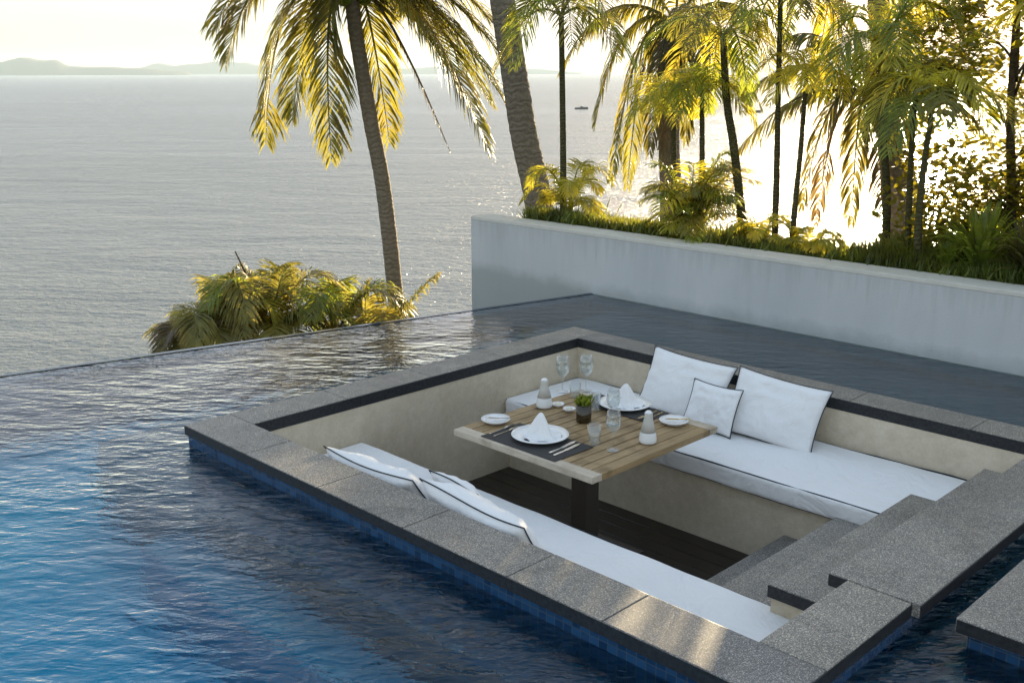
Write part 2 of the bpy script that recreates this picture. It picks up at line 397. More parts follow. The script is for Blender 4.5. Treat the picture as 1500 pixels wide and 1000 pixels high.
# ------------------------------------------------------------------ sunken pit
pt = thing('sunken_seating_pit', 'sunken square dining pit with grey terrazzo rim set in the pool', 'seating pit')
W, L, XI0, XI1, YI0, YI1, T = 3.66, 3.18, .25, 3.41, .27, 2.94, .057
def coping_run(name, axis, a0, a1, b0, b1, cuts):
    cs = [a0] + cuts + [a1]
    for c0, c1 in zip(cs, cs[1:]):
        g_ = .0022; bm = bmesh.new()
        if axis == 'x': add_box(bm, c0 + g_, c1 - g_, b0, b1, -T, rnd.uniform(-.0006, .0006), .004, 2)
        else: add_box(bm, b0, b1, c0 + g_, c1 - g_, -T, rnd.uniform(-.0006, .0006), .004, 2)
        obj(name, bm, TERR, pt)
coping_run('coping_slab', 'x', 0, W, 0, YI0, [.62, 1.24, 1.86, 2.48, 2.95])
coping_run('coping_slab', 'x', 0, W, YI1, L, [.25, .95, 1.65, 2.35, 3.05])
coping_run('coping_slab', 'y', YI0, YI1, 0, XI0, [.9, 1.55, 2.2])
coping_run('coping_slab', 'y', YI0, YI1, XI1, W, [.885, 1.5, 2.4])
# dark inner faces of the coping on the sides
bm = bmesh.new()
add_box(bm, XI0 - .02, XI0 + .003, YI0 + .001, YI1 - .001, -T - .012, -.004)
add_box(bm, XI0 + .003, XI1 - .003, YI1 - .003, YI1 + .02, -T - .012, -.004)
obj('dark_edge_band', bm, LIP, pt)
# outer shell: dark band under the coping, then tiles down under the water
bm = bmesh.new()
z0, z1 = B, -T - .0005
add_box(bm, .012, W - .012, .012, .10, z0, z1); add_box(bm, .012, W - .012, L - .10, L - .012, z0, z1)
add_box(bm, .012, .10, .1005, L - .1005, z0, z1); add_box(bm, W - .10, W - .012, .1005, L - .1005, z0, z1)
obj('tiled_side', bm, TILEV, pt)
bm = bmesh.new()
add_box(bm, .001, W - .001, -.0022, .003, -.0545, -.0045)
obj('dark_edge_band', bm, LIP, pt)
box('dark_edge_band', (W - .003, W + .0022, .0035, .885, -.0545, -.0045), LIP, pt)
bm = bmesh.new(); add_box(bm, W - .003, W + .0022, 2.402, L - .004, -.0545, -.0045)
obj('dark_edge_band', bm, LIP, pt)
# inner walls
FZ = -.79
bm = bmesh.new()
add_box(bm, .101, XI0, YI0 - .17, YI1 + .1, FZ - .1, -T - .001); add_box(bm, XI1, W - .101, YI0 - .17, YI1 + .1, FZ - .1, -T - .001)
add_box(bm, XI0 + .0005, XI1 - .0005, YI1, YI1 + .14, FZ - .1, -T - .001); add_box(bm, XI0 + .0005, XI1 - .0005, YI0 - .17, YI0, FZ - .1, -T - .001)
obj('inner_wall', bm, STONE, pt)
# bench plinths
box('bench_base', (XI0 + .001, XI1 - .001, 2.24, YI1 - .001, FZ - .05, -.41), STONE, pt, .003)
box('bench_base', (XI0 + .001, XI1 - .001, YI0 + .001, .95, FZ - .05, -.41), STONE, pt, .003)
# steps
def step(x0, z, y0, y1, x1=XI1 - .002):
    s = box('step', (x0, x1, y0, y1, z - T, z), TERR, pt, .004)
    box('riser', (x0 + .012, x1, y0 + .012, y1 - .001, FZ - .04, z - T - .0005), STONE, s)
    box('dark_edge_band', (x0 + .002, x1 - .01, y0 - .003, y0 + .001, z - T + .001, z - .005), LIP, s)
step(3.055, -.16, .925, 2.237); step(2.70, -.38, .955, 2.236, 3.054); step(2.385, -.60, .956, 2.235, 2.699)
# landing slab across the rim
ld = box('landing_slab', (3.33, 3.69, .887, 2.40, -.052, .0035), TERR, pt, .004)
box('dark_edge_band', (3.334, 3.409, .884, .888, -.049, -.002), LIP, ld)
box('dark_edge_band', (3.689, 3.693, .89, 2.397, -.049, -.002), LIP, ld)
# deck floor
bm = bmesh.new(); y = .951
while y < 2.23:
    add_box(bm, XI0 + .002, 2.384, y, min(y + .112, 2.238), FZ - .03, FZ + rnd.uniform(-.001, .001), .003, 1); y += .117
obj('deck_floor', bm, DECK, pt)

# ------------------------------------------------------------------ stepping slab (lower right)
ss = thing('stepping_slab', 'grey terrazzo stepping slab with blue tiled sides beside the landing', 'stepping slab')
box('slab_top', (3.815, 4.50, .895, 2.42, -.055, 0), TERR, ss, .004); box('slab_top', (4.503, 5.3, .895, 2.42, -.055, 0), TERR, ss, .004)
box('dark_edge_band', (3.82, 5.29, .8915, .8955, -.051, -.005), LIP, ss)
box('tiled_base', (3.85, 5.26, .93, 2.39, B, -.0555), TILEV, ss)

# ------------------------------------------------------------------ planter wall
pw = thing('planter_wall', 'pale grey plastered planter wall along the back of the pool', 'wall')
box('wall_face', (-2.66, 11, 4.60, 4.86, -3.2, .41), PLAST, pw, .004)
CAPM = m_simple('sunlit_cream_cap', (.66, .63, .55), .7, .3)  # sunlit look of the wall top is put into this cream colour
box('wall_cap', (-2.661, 11, 4.599, 4.862, .4105, .445), CAPM, pw, .005)
box('end_wall', (-2.66, -2.45, 4.8605, 6.6, -3.2, .28), PLAST, pw, .004)
bm = bmesh.new(); NX, NY = 110, 18; g_ = []
for i in range(NX + 1):
    for j in range(NY + 1):
        x = -2.445 + i * .122; y = 4.872 + j * .105
        g_.append(bm.verts.new((x, y, .36 + .05 * noise.noise(Vector((x * 2, y * 2, 0))) - .4 * max(0, (j - 10) / 8) ** 2)))
for i in range(NX):
    for j in range(NY): a = i * (NY + 1) + j; bm.faces.new((g_[a], g_[a + NY + 1], g_[a + NY + 2], g_[a + 1]))
structure(obj('planter_soil', bm, SOIL))

# ------------------------------------------------------------------ mattresses and pillows
def mattress(label, x0, x1, y0, y1, ztop, th, front):
    t = thing('bench_mattress', label, 'mattress', (0, 0, 0), 0, 'long seat mattresses')
    bm = bmesh.new(); add_box(bm, x0, x1, y0, y1, ztop - th, ztop, .034, 4)
    es = [e for e in bm.edges if abs(e.verts[0].co.x - e.verts[1].co.x) > 1]
    bmesh.ops.subdivide_edges(bm, edges=es, cuts=40, use_grid_fill=True)
    for v in bm.verts:
        if v.co.z > ztop - .02: v.co.z += .009 * noise.noise(Vector((v.co.x * 2.0, v.co.y * 3, x0 + y0))) + .004 * noise.noise(Vector((v.co.x * 6, v.co.y * 7, 3))) 
        if (front > 0 and v.co.y < y0 + .03) or (front < 0 and v.co.y > y1 - .03): v.co.y += .006 * noise.noise(Vector((v.co.x * 4, 1, v.co.z * 5)))
    obj('cover', bm, FAB, t, True)
    r = .0045; yf = y0 + .011 if front > 0 else y1 - .011; yb = y1 - .011 if front > 0 else y0 + .011
    for (zz, nm) in ((ztop - .009, 'a'), (ztop - th + .009, 'b')):
        i = .011; pts = [(x0 + i, yf, zz)] + [(x0 + i + (x1 - x0 - 2 * i) * k / 30, yf, zz + .005 * noise.noise(Vector((k * .4, y0, zz)))) for k in range(1, 30)] + [(x1 - i, yf, zz), (x1 - i, yb, zz)] + [(x1 - i - (x1 - x0 - 2 * i) * k / 30, yb, zz + .004 + .010 * noise.noise(Vector((k * .35, y0, 7)))) for k in range(1, 30)] + [(x0 + i, yb, zz), (x0 + i, yf, zz)]
        tube('piping', pts, r, PIPE, t, 6, False)
    return t
mattress('long white mattress with dark piping on the far bench, under the standing pillows', XI0 + .006, XI1 - .006, 2.185, YI1 - .004, -.285, .125, 1)
mattress('long white mattress on the near bench, close behind the front rim', XI0 + .006, XI1 - .006, YI0 + .004, .995, -.285, .125, -1)

def pillow(label, w, h, th, centre, tilt, rz, seed, group='pillows leaning on the benches', roll=0):
    """a soft cushion; local x = width, local y = height, local z = thickness"""
    t = thing('pillow', label, 'pillow', centre, 0, group)
    t.rotation_euler = (Matrix.Rotation(rz, 3, 'Z') @ Matrix.Rotation(tilt, 3, 'X') @ Matrix.Rotation(roll, 3, 'Z')).to_euler()
    N = 26; top, bot = [], []; vs, fs = [], []
    def P(u, v, s):
        x = w / 2 * u * (1 - .07 * (1 - abs(v) ** 2.2)); y = h / 2 * v * (1 - .09 * (1 - abs(u) ** 2.2))
        f = max(0, (1 - abs(u) ** 2.6)) * max(0, (1 - abs(v) ** 2.6))
        z = s * th / 2 * f ** .52
        k = noise.noise(Vector((u * 1.6 + seed, v * 1.6, s))) * .020 + noise.noise(Vector((u * 4.5 + seed, v * 4.5, s))) * .012
        bend = .018 * math.sin(seed + u * 2.2) * (1 - v * .4)
        return (x, y, z + k * min(1, f * 3) + bend * (1 - .3 * f))
    for s in (1, -1):
        base = len(vs)
        for i in range(N + 1):
            for j in range(N + 1): vs.append(P(2 * i / N - 1, 2 * j / N - 1, s))
        for i in range(N):
            for j in range(N):
                a = base + i * (N + 1) + j; q = (a, a + N + 1, a + N + 2, a + 1); fs.append(q if s > 0 else q[::-1])
    me = bpy.data.meshes.new('case'); me.from_pydata([tuple(v) for v in vs], [], fs)
    bm = bmesh.new(); bm.from_mesh(me); bmesh.ops.remove_doubles(bm, verts=bm.verts, dist=.0008); bpy.data.meshes.remove(me)
    obj('case', bm, FAB2, t, True)
    ring = []
    M_ = 18
    for k in range(M_): ring.append(P(-1 + 2 * k / M_, -1, 0))
    for k in range(M_): ring.append(P(1, -1 + 2 * k / M_, 0))
    for k in range(M_): ring.append(P(1 - 2 * k / M_, 1, 0))
    for k in range(M_ + 1): ring.append(P(-1, 1 - 2 * k / M_, 0))
    tube('piping', [(x * 1.004, y * 1.006, z) for x, y, z in ring], .0032, PIPE, t, 6, False)
    return t
# far bench, leaning against the far wall
pillow('wide white pillow against the far wall, nearest the back corner behind the table', .66, .42, .15, (1.30, 2.775, -.105), R(63), R(-1), 1.0, roll=R(-2))
pillow('wide white pillow on the far bench nearest the steps, fully in view', .62, .42, .15, (1.955, 2.775, -.115), R(62), R(2), 2.3, roll=R(-3))
pillow('small square white pillow standing in front of two wide pillows', .33, .30, .11, (1.63, 2.615, -.135), R(66), R(5), 3.7, roll=R(-2))
# near bench, leaning on the near wall
pillow('wide white pillow on the near bench, closer to the left corner of the rim', .68, .42, .20, (1.19, .44, -.155), R(54), PI + R(1), 4.4)
pillow('wide white pillow on the near bench, rising over the rim with bent piping', .70, .43, .21, (1.93, .44, -.14), R(55), PI - R(1.5), 5.9)
pillow('small white pillow in front of the near bench pillows, only its top visible', .38, .30, .11, (1.60, .60, -.152), R(60), PI - R(3), 7.1)

# ------------------------------------------------------------------ table
tb = thing('dining_table', 'square slatted teak dining table on one dark post', 'table', (1.50, 1.59, FZ))
TZ = .748; tx0, tx1, ty0, ty1 = -.50, .50, -.53, .53
bm = bmesh.new(); n = 12; pw_ = (tx1 - tx0 - .14) / n
for k in range(n):
    x = tx0 + .07 + k * pw_; add_box(bm, x + .002, x + pw_ - .006, ty0 + .0755, ty1 - .0755, TZ - .022, TZ + rnd.uniform(-.0015, .0008), .003, 1)
obj('slats', bm, TEAK, tb)
bm = bmesh.new()
add_box(bm, tx0, tx1, ty0, ty0 + .075, TZ - .034, TZ + .001, .004); obj('end_board', bm, TEAKX, tb); bm = bmesh.new(); add_box(bm, tx0, tx1, ty1 - .075, ty1, TZ - .034, TZ + .001, .004)
obj('end_board', bm, TEAKX, tb)
bm = bmesh.new()
add_box(bm, tx0, tx0 + .069, ty0 + .0755, ty1 - .0755, TZ - .034, TZ + .001, .003); obj('side_board', bm, TEAK, tb); bm = bmesh.new(); add_box(bm, tx1 - .069, tx1, ty0 + .0755, ty1 - .0755, TZ - .034, TZ + .001, .003)
obj('side_board', bm, TEAK, tb)
box('leg', (-.055, .055, -.055, .055, .012, TZ - .06), BRONZE, tb, .004)
box('base_plate', (-.24, .24, -.24, .24, .0, .012), BRONZE, tb, .003)
bm = bmesh.new(); add_box(bm, -.4, .4, -.03, .03, TZ - .06, TZ - .0425); add_box(bm, -.03, .03, -.4, -.031, TZ - .06, TZ - .0425); add_box(bm, -.03, .03, .031, .4, TZ - .06, TZ - .0425)
obj('support_arm', bm, BRONZE, tb)
TT = FZ + TZ + .002

# table setting
def placemat(label, x, y, w, d, rz=0): 
    o = box('placemat', (-w / 2, w / 2, -d / 2, d / 2, 0, .003), CHAR, None, .001, 1); o.location = (x, y, TT); o.rotation_euler.z = rz
    tag(o, label, 'placemat', 'charcoal placemats')
placemat('charcoal placemat under the plate nearest the front rim', 1.46, 1.235, .54, .30)
placemat('charcoal placemat under the plate in front of the pillows', 1.42, 2.00, .52, .22)
def plate(label, x, y, r, z=TT + .0035, group='plates on the table', soup=False):
    o = lathe('plate', [(0, .004), (r * .55, .004), (r * .60, 0), (r * .62, .003), (r * .97, .019), (r, .023), (r * .985, .026), (r * .66, .011), (r * .6, .008), (0, .0075)], CERA, None, 48)
    o.location = (x, y, z); tag(o, label, 'plate', group)
plate('large white plate holding a napkin, nearest the front rim', 1.44, 1.285, .155)
plate('large white plate holding a napkin, in front of the pillows', 1.415, 2.03, .155)
plate('small white bread plate at the left corner of the table', 1.085, 1.30, .082, TT, 'small bread plates')
plate('small white bread plate beside the pillows at the right corner of the table', 1.80, 1.985, .082, TT, 'small bread plates')
def napkin(label, x, y, h, seed):
    def prof(z): return .075 * (1 - z) ** .75 + .004
    vs, fs = [], []; n, m = 60, 16
    for j in range(m + 1):
        f = j / m; z = f * h
        for k in range(n):
            a = 2 * PI * k / n
            r = prof(f) * (1 + (.26 * math.cos(3 * a + seed) + .12 * math.cos(7 * a + seed * 2)) * (1 - f * .6)) + .018 * max(0, .25 - f) * 4 * abs(math.sin(2 * a + seed))
            vs.append((r * math.cos(a) + .012 * f * math.sin(seed), r * math.sin(a) * .8, z))
    for j in range(m):
        for k in range(n): k2 = (k + 1) % n; fs.append((j * n + k, j * n + k2, (j + 1) * n + k2, (j + 1) * n + k))
    o = raw('napkin', vs, fs, FAB2, None, True); o.location = (x, y, TT + .0125)
    # folded wings lying on the plate
    wv, wf = [], []
    for s in (0, 2.2, 4.2):
        b = len(wv); c_, s_ = math.cos(s + seed), math.sin(s + seed)
        for i in range(6):
            for j in range(5):
                u = i / 5; v = (j / 4 - .5) * 2; rr = .03 + .085 * u; wd = .055 * (1 - u * .55)
                X = rr; Y = v * wd; Z = .002 + .026 * (1 - v * v) * (1 - u * .5) + .004 * math.sin(u * 7 + seed)
                wv.append((X * c_ - Y * s_, X * s_ + Y * c_, Z))
        for i in range(5):
            for j in range(4): a = b + i * 5 + j; wf.append((a, a + 5, a + 6, a + 1))
    raw('folded_wing', wv, wf, FAB2, o, True)
    tag(o, label, 'napkin', 'folded napkins')
napkin('peaked white napkin on the plate nearest the front rim', 1.44, 1.285, .135, .6)
napkin('peaked white napkin on the plate in front of the pillows', 1.415, 2.03, .13, 2.4)
def cutlery(kind, label, x, y, rz, ln=.20, z=TT + .0035, group=None):
    vs, fs = [], []
    if kind == 'fork':
        prof = [(0, .0045), (.02, .007), (.06, .004), (.60, .003), (.72, .010), (.80, .012)]
    elif kind == 'knife':
        prof = [(0, .006), (.05, .008), (.38, .006), (.42, .005), (.46, .010), (.85, .011), (1, .002)]
    else:
        prof = [(0, .006), (.04, .008), (.10, .004), (.65, .003), (.74, .012), (.86, .019), (.95, .014), (1, .003)]
    for (f, hw) in prof:
        zz = .003 + (.004 if f > .6 else 0)
        vs += [(-hw, f * ln, zz), (hw, f * ln, zz), (hw, f * ln, zz - .0025), (-hw, f * ln, zz - .0025)]
    for i in range(len(prof) - 1):
        for k in range(4): k2 = (k + 1) % 4; fs.append((i * 4 + k, i * 4 + k2, i * 4 + 4 + k2, i * 4 + 4 + k))
    fs.append((3, 2, 1, 0)); e = (len(prof) - 1) * 4; fs.append((e, e + 1, e + 2, e + 3))
    if kind == 'fork':
        for tx in (-.0095, -.0032, .0032, .0095):
            b = len(vs)
            for (f, hw) in ((.79, .0017), (1, .001)):
                vs += [(tx - hw, f * ln, .007), (tx + hw, f * ln, .007), (tx + hw, f * ln, .0045), (tx - hw, f * ln, .0045)]
            for k in range(4): k2 = (k + 1) % 4; fs.append((b + k, b + k2, b + 4 + k2, b + 4 + k))
            fs.append((b + 4, b + 5, b + 6, b + 7))
    o = raw(kind, vs, fs, STEEL, None); o.location = (x, y, z); o.rotation_euler.z = rz
    tag(o, label, kind, group)
cutlery('fork', 'outer steel fork left of the near napkin plate, closest to the bread plate', 1.205, 1.135, R(3), group='forks')
cutlery('fork', 'inner steel fork directly left of the near napkin plate', 1.250, 1.125, R(3), group='forks')
cutlery('knife', 'inner steel knife directly right of the near napkin plate', 1.632, 1.15, R(3), .22, group='knives')
cutlery('knife', 'outer steel knife right of the near napkin plate, closest to the tumbler', 1.672, 1.14, R(3), .22, group='knives')
cutlery('fork', 'steel fork right of the far napkin plate, beside that plate', 1.605, 2.09, R(186), group='forks')
cutlery('fork', 'steel fork between the far placemat edge and the right bread plate', 1.645, 2.09, R(186), group='forks')
cutlery('knife', 'steel butter knife laid across the left bread plate', 1.14, 1.36, R(140), .14, TT + .024, 'knives')
cutlery('knife', 'steel butter knife laid across the right bread plate', 1.86, 2.05, R(140), .14, TT + .024, 'knives')

def wineglass(label, x, y, s=1.0):
    o = lathe('wine_glass', [(0, 0), (.034 * s, 0), (.035 * s, .002), (.006, .007), (.004, .02), (.0035, .085 * s), (.012, .094 * s), (.034 * s, .118 * s), (.041 * s, .15 * s), (.038 * s, .185 * s), (.032 * s, .215 * s), (.0305 * s, .215 * s), (.0365 * s, .185 * s), (.0395 * s, .15 * s), (.032 * s, .12 * s), (0, .098 * s)], GLASS, None, 32)
    o.location = (x, y, TT); tag(o, label, 'wine glass', 'wine glasses')
def tumbler(label, x, y, s=1.0):
    o = lathe('tumbler', [(0, 0), (.026 * s, 0), (.028 * s, .003), (.037 * s, .10 * s), (.0355 * s, .10 * s), (.027 * s, .014), (0, .012)], GLASS, None, 28, lambda a, z: 1 + .012 * math.cos(10 * a))
    o.location = (x, y, TT); tag(o, label, 'tumbler', 'water tumblers')
wineglass('stemmed wine glass nearest the front, right of the ribbed tumbler', 1.825, 1.425)
tumbler('ribbed water tumbler beside the front wine glass', 1.70, 1.425, 1.05)
tumbler('ribbed water tumbler behind the near ones, between herb pot and far plate', 1.33, 1.86)
wineglass('stemmed wine glass at the back, second from the left corner', .965, 1.985, 1.05)
wineglass('stemmed wine glass at the back, closest to the far corner of the pit', 1.055, 2.10, 1.05)
wineglass('stemmed wine glass in front of the far napkin plate', 1.565, 1.74, .95)
tumbler('ribbed water tumbler at the back beside the two wine glasses', 1.09, 1.96)
def carafe(label, x, y):
    t = thing('carafe', label, 'carafe', (x, y, TT), 0, 'white conical carafes')
    lathe('body', [(0, .001), (.040, .001), (.046, .006), (.047, .02), (.042, .06), (.0415, .062)], CERA, t, 32)
    lathe('neck', [(.0410, .062), (.027, .115), (.021, .150), (.022, .165), (.0205, .165), (.0195, .150), (.0255, .115), (.039, .064)], m_frost, t, 32)
    lathe('stopper', [(0, .150), (.018, .150), (.019, .168), (.010, .176), (0, .177)], CERA, t, 20)
def _frost():
    m = M('frosted_glass'); tr = m.n('BsdfTransparent', i_Color=(.9, .9, .88)); d = m.n('BsdfPrincipled', i_Base_Color=(.72, .70, .64), i_Roughness=.3)
    mx = m.n('MixShader'); mx.inputs[0].default_value = .62; m.set(mx.inputs[1], tr); m.set(mx.inputs[2], d); return m.surf(mx)
m_frost = _frost()
carafe('white conical carafe near the right edge of the table', 1.885, 1.64)
carafe('white conical carafe toward the back left of the table', 1.09, 1.69)
def votive(label, x, y):
    t = thing('candle_dish', label, 'candle dish', (x, y, TT), 0, 'candle dishes')
    lathe('dish', [(0, .001), (.022, .001), (.036, .016), (.037, .020), (.034, .019), (.02, .006), (0, .005)], CERA, t, 28)
    lathe('candle', [(.018, .006), (.018, .020), (0, .020)], CREAM, t, 20)
votive('small cream dish left of the herb pot, farther from the front', 1.14, 1.755)
votive('small cream dish left of the herb pot, nearer the front', 1.245, 1.735)
hp = thing('herb_pot', 'dark glass pot of green herbs in the middle of the table', 'herb pot', (1.42, 1.66, TT))
lathe('pot', [(0, 0), (.040, 0), (.043, .004), (.044, .10), (.041, .10), (.040, .012), (0, .012)], DGLASS, hp, 28)
vs, fs = [], []
for k in range(170):
    a = rnd.uniform(0, 2 * PI); r0 = rnd.uniform(0, .03); h = rnd.uniform(.03, .075); le = rnd.uniform(.0, .045)
    b = Vector((r0 * math.cos(a), r0 * math.sin(a), .08)); tp = b + Vector((le * math.cos(a), le * math.sin(a), h)); sd_ = Vector((-math.sin(a), math.cos(a), rnd.uniform(-.3, .3))) * rnd.uniform(.006, .010)
    m_ = b.lerp(tp, .75); i = len(vs); vs += [b, m_ - sd_, tp, m_ + sd_]; fs.append((i, i + 1, i + 2, i + 3))
raw('herbs', vs, fs, LEAF_GRN, hp)

# ------------------------------------------------------------------ palms
RT = Vector((.7084, .7058, 0)); FW = Vector((-.7058, .7084, 0)); UP = Vector((0, 0, 1))
def frond(name, P, mat, parent, nl=46, ll=.5, hang=.6, lw=.022, seed=0, start=.12, fold=.35, thin=1.0):
    """rachis from quadratic curve P (three points), two ranks of narrow leaflets"""
    r = random.Random(seed); P = [Vector(p) for p in P]
    lw *= .58; nl = int(nl * 1.4)
    L_ = sum((bez(P, (i + 1) / 12) - bez(P, i / 12)).length for i in range(12))
    pts = [bez(P, i / 10) for i in range(11)]
    vs, fs = tube_data(pts, [max(.003, .013 * L_ * (1 - i / 10.5) ** .8 * thin) for i in range(11)], 5)
    hcurve = hang
    for i in range(nl):
        t = start + (1 - start) * (i + r.uniform(-.3, .3)) / (nl - 1); t = min(max(t, 0), 1)
        p = bez(P, t); d = (bez(P, min(t + .02, 1)) - bez(P, max(t - .02, 0))).normalized()
        side = d.cross(UP)
        if side.length < .15: side = d.cross(FW)
        side.normalize(); nrm = side.cross(d)
        env = (.45 + .55 * math.sin(PI * min(1, (t - start) / (1 - start) * .85 + .12))) * ll
        if t > .9: env *= 1 - (t - .9) * 5
        for s in (-1, 1):
            if r.random() < .06: continue
            l = env * r.uniform(.8, 1.12)
            sw = r.uniform(.45, .75) + t * .35
            v = (side * s * math.cos(sw * .9) + d * math.sin(sw * .9) + nrm * fold * r.uniform(.4, 1.2)).normalized()
            h = hcurve * r.uniform(.75, 1.25)
            v1 = (v + Vector((0, 0, -h * .55))).normalized(); v2 = (v + Vector((0, 0, -h * 1.5))).normalized(); v3 = (v + Vector((0, 0, -h * 3.0))).normalized()
            a = p; b = a + v1 * l * .35; c = b + v2 * l * .35; e = c + v3 * l * .30
            wv_ = (d - v1 * d.dot(v1)); 
            if wv_.length < .1: wv_ = nrm
            wv_ = wv_.normalized() * lw * r.uniform(.8, 1.2)
            tw = wv_ * .8 + nrm * lw * r.uniform(-.5, .5)
            i0 = len(vs)
            vs += [a - wv_ * .4, a + wv_ * .4, b - wv_, b + wv_, c - tw, c + tw, e]
            fs += [(i0, i0 + 1, i0 + 3, i0 + 2), (i0 + 2, i0 + 3, i0 + 5, i0 + 4), (i0 + 4, i0 + 5, i0 + 6)]
    return raw(name, vs, fs, mat, parent)
def trunk(pts, r0, r1, mat, parent, name='trunk', rings=0, n=40, flare=0):
    sp = spline(pts, n); rs = []
    for i in range(n + 1):
        f = i / n; r = r0 + (r1 - r0) * f + flare * math.exp(-f * 9)
        if rings: r *= 1 + rings * (.5 + .5 * math.sin(i * 2.4)) 
        rs.append(r)
    return tube(name, sp, rs, mat, parent, 12)
def rel(c, r, u, f): return c + RT * r + UP * u + FW * f
def crownf(parent, c, specs, mat, ll, nl, hang, lw, seed, base=0.0):
    """specs: (mid right, mid up, mid depth, tip right, tip up, tip depth[, material])"""
    for k, s in enumerate(specs):
        mt = s[6] if len(s) > 6 else mat
        frond('frond', (c, rel(c, s[0], s[1], s[2]), rel(c, s[3], s[4], s[5])), mt, parent, nl, ll, hang, lw, seed + k)
def radial(parent, c, n, length, rise, drop, mat, ll, nl, hang, lw, seed, az0=None, mats=None, spread=.25, start=.15):
    r = random.Random(seed)
    for k in range(n):
        a = 2 * PI * k / n + r.uniform(-spread, spread); L_ = length * r.uniform(.8, 1.12)
        ri = rise * r.uniform(.5, 1.35); dr = drop * r.uniform(.5, 1.3)
        d = Vector((math.cos(a), math.sin(a), 0))
        m_ = mats[k % len(mats)] if mats else mat
        frond('frond', (c, c + d * L_ * .42 + UP * (ri * 1.6), c + d * L_ * .85 + UP * (ri - dr)), m_, parent, nl, ll, hang, lw, seed * 31 + k, start=start)

# 1. the coconut palm rising behind the infinity edge
p = thing('coconut_palm', 'tall leaning coconut palm rising behind the pool edge on the left', 'palm tree', (-5.55, 6.1, -4.2))
def local(root, pts): return [Vector(q) - Vector(root.location) for q in pts]
trunk(local(p, [(-5.55, 6.25, -4.4), (-5.80, 6.25, -2.4), (-5.91, 6.2, -1.17), (-5.95, 6.15, -.3), (-6.0, 6.09, .5), (-6.07, 6.0, 1.2), (-6.12, 5.94, 1.75), (-6.17, 5.87, 2.4), (-6.19, 5.84, 2.95)]),   .112, .088, BARK, p, n=70, rings=.05)
c = Vector((-6.19, 5.84, 2.98)) - p.location
F1 = [(-.9, 1.0, .0, -1.85, -.62, .2), (-.95, .30, -.2, -1.12, -2.0, -.3), (-.62, .10, .4, -.95, -1.75, .6), (-.35, .15, -.3, -.28, -2.2, -.35),
      (.9, .35, -.3, 2.12, -1.78, -.4), (.95, .7, .3, 2.15, -.95, .3), (.55, .1, .2, 1.35, -1.35, .3), (.8, .35, -.5, 1.75, -2.05, -.9),
      (.12, .2, .6, .35, -2.05, .7), (.5, .9, .4, 1.5, .1, .9), (-.5, 1.2, .5, -1.3, .5, .9), (0, 1.2, .3, .2, 1.9, .6), (-.6, 1.1, -.4, -1.5, .9, -.6), (.5, 1.3, -.4, 1.2, 1.3, -.5), (0, .9, -.8, -.1, .2, -1.9), (.3, .8, .9, .5, -.3, 1.9), (1.0, .5, .1, 2.2, -1.35, .1), (-1.2, .75, .3, -1.75, -1.0, .4), (.7, .3, .6, 1.75, -1.55, .9), (1.1, .9, -.1, 2.3, -.3, -.1)]
crownf(p, c, F1, LEAF_COCO, .74, 84, .42, .022, 100)
frond('frond', (c, rel(c, .42, -.1, .0), rel(c, 1.22, -2.15, .1)), LEAF_BROWN, p, 26, .22, 2.0, .010, 140, start=.5)
bm = bmesh.new()
for k in range(6):
    a = k * 1.05; bmesh.ops.create_uvsphere(bm, u_segments=12, v_segments=8, radius=.09, matrix=Matrix.Translation(c + Vector((.17 * math.cos(a), .17 * math.sin(a), -.18 - .05 * (k % 2)))))
obj('coconuts', bm, LEAF_GRN, p, True)

# 2. big leaning trunk behind the wall end
p = thing('coconut_palm', 'thick grey leaning palm trunk rising beyond the left end of the planter wall', 'palm tree', (-2.75, 6.2, -2.2))
trunk(local(p, [(-2.75, 6.2, -2.6), (-2.88, 6.12, -1.0), (-3.03, 6.0, .36), (-3.16, 5.88, 1.16), (-3.25, 5.80, 1.89), (-3.33, 5.71, 2.6), (-3.42, 5.62, 3.5), (-3.5, 5.5, 4.4)]), .175, .118, BARK, p, n=90, rings=.05)
c = Vector((-3.5, 5.5, 4.4)) - p.location
crownf(p, c, [(-.7, .6, .1, -1.5, -1.35, .1), (.6, .6, .0, 1.3, -1.0, .1), (-.2, .7, .7, -.4, -.9, 1.5), (-.6, .8, -.4, -1.2, -1.2, -.6), (.7, .9, .5, 1.7, -.2, .9), (-1.0, .9, .5, -2.0, -.2, .8), (0, .9, -.8, .1, -.2, -1.8)], LEAF_COCO, .6, 50, .8, .02, 170)

def slim(label, pts, r0, r1, top, n, length, rise, drop, mat, seed, mats=None, ll=.27, nl=32, hang=.35, lw=.0105, bark=BARKG, extra=()):
    t = thing('slender_palm', label, 'palm tree', pts[0], 0, 'slender palms in the planter')
    trunk(local(t, pts), r0, r1, bark, t, n=24, rings=.06)
    c = Vector(pts[-1]) - t.location
    # green crown shaft
    radial(t, c, n, length, rise, drop, mat, ll, nl, hang, lw, seed, mats=mats)
    crownf(t, c, extra, mat, ll, nl, hang, lw, seed + 50)
    return t
slim('slender straight palm nearest the thick leaning trunk', [(-2.02, 5.28, .30), (-2.03, 5.28, 1.0), (-2.04, 5.27, 1.6), (-2.05, 5.25, 2.37)], .034, .026, 0, 9, .85, .30, .75, LEAF_COCO, 11, mats=[LEAF_COCO, LEAF_GRN], ll=.36)
slim('slender palm leaning left, between the bushy clump and the tall thin stem', [(-.05, 5.56, .30), (-.17, 5.48, 1.18), (-.24, 5.43, 1.6), (-.29, 5.40, 2.13)], .040, .028, 0, 10, .75, .28, .6, LEAF_GRN, 12, mats=[LEAF_GRN, LEAF_YEL, LEAF_COCO])
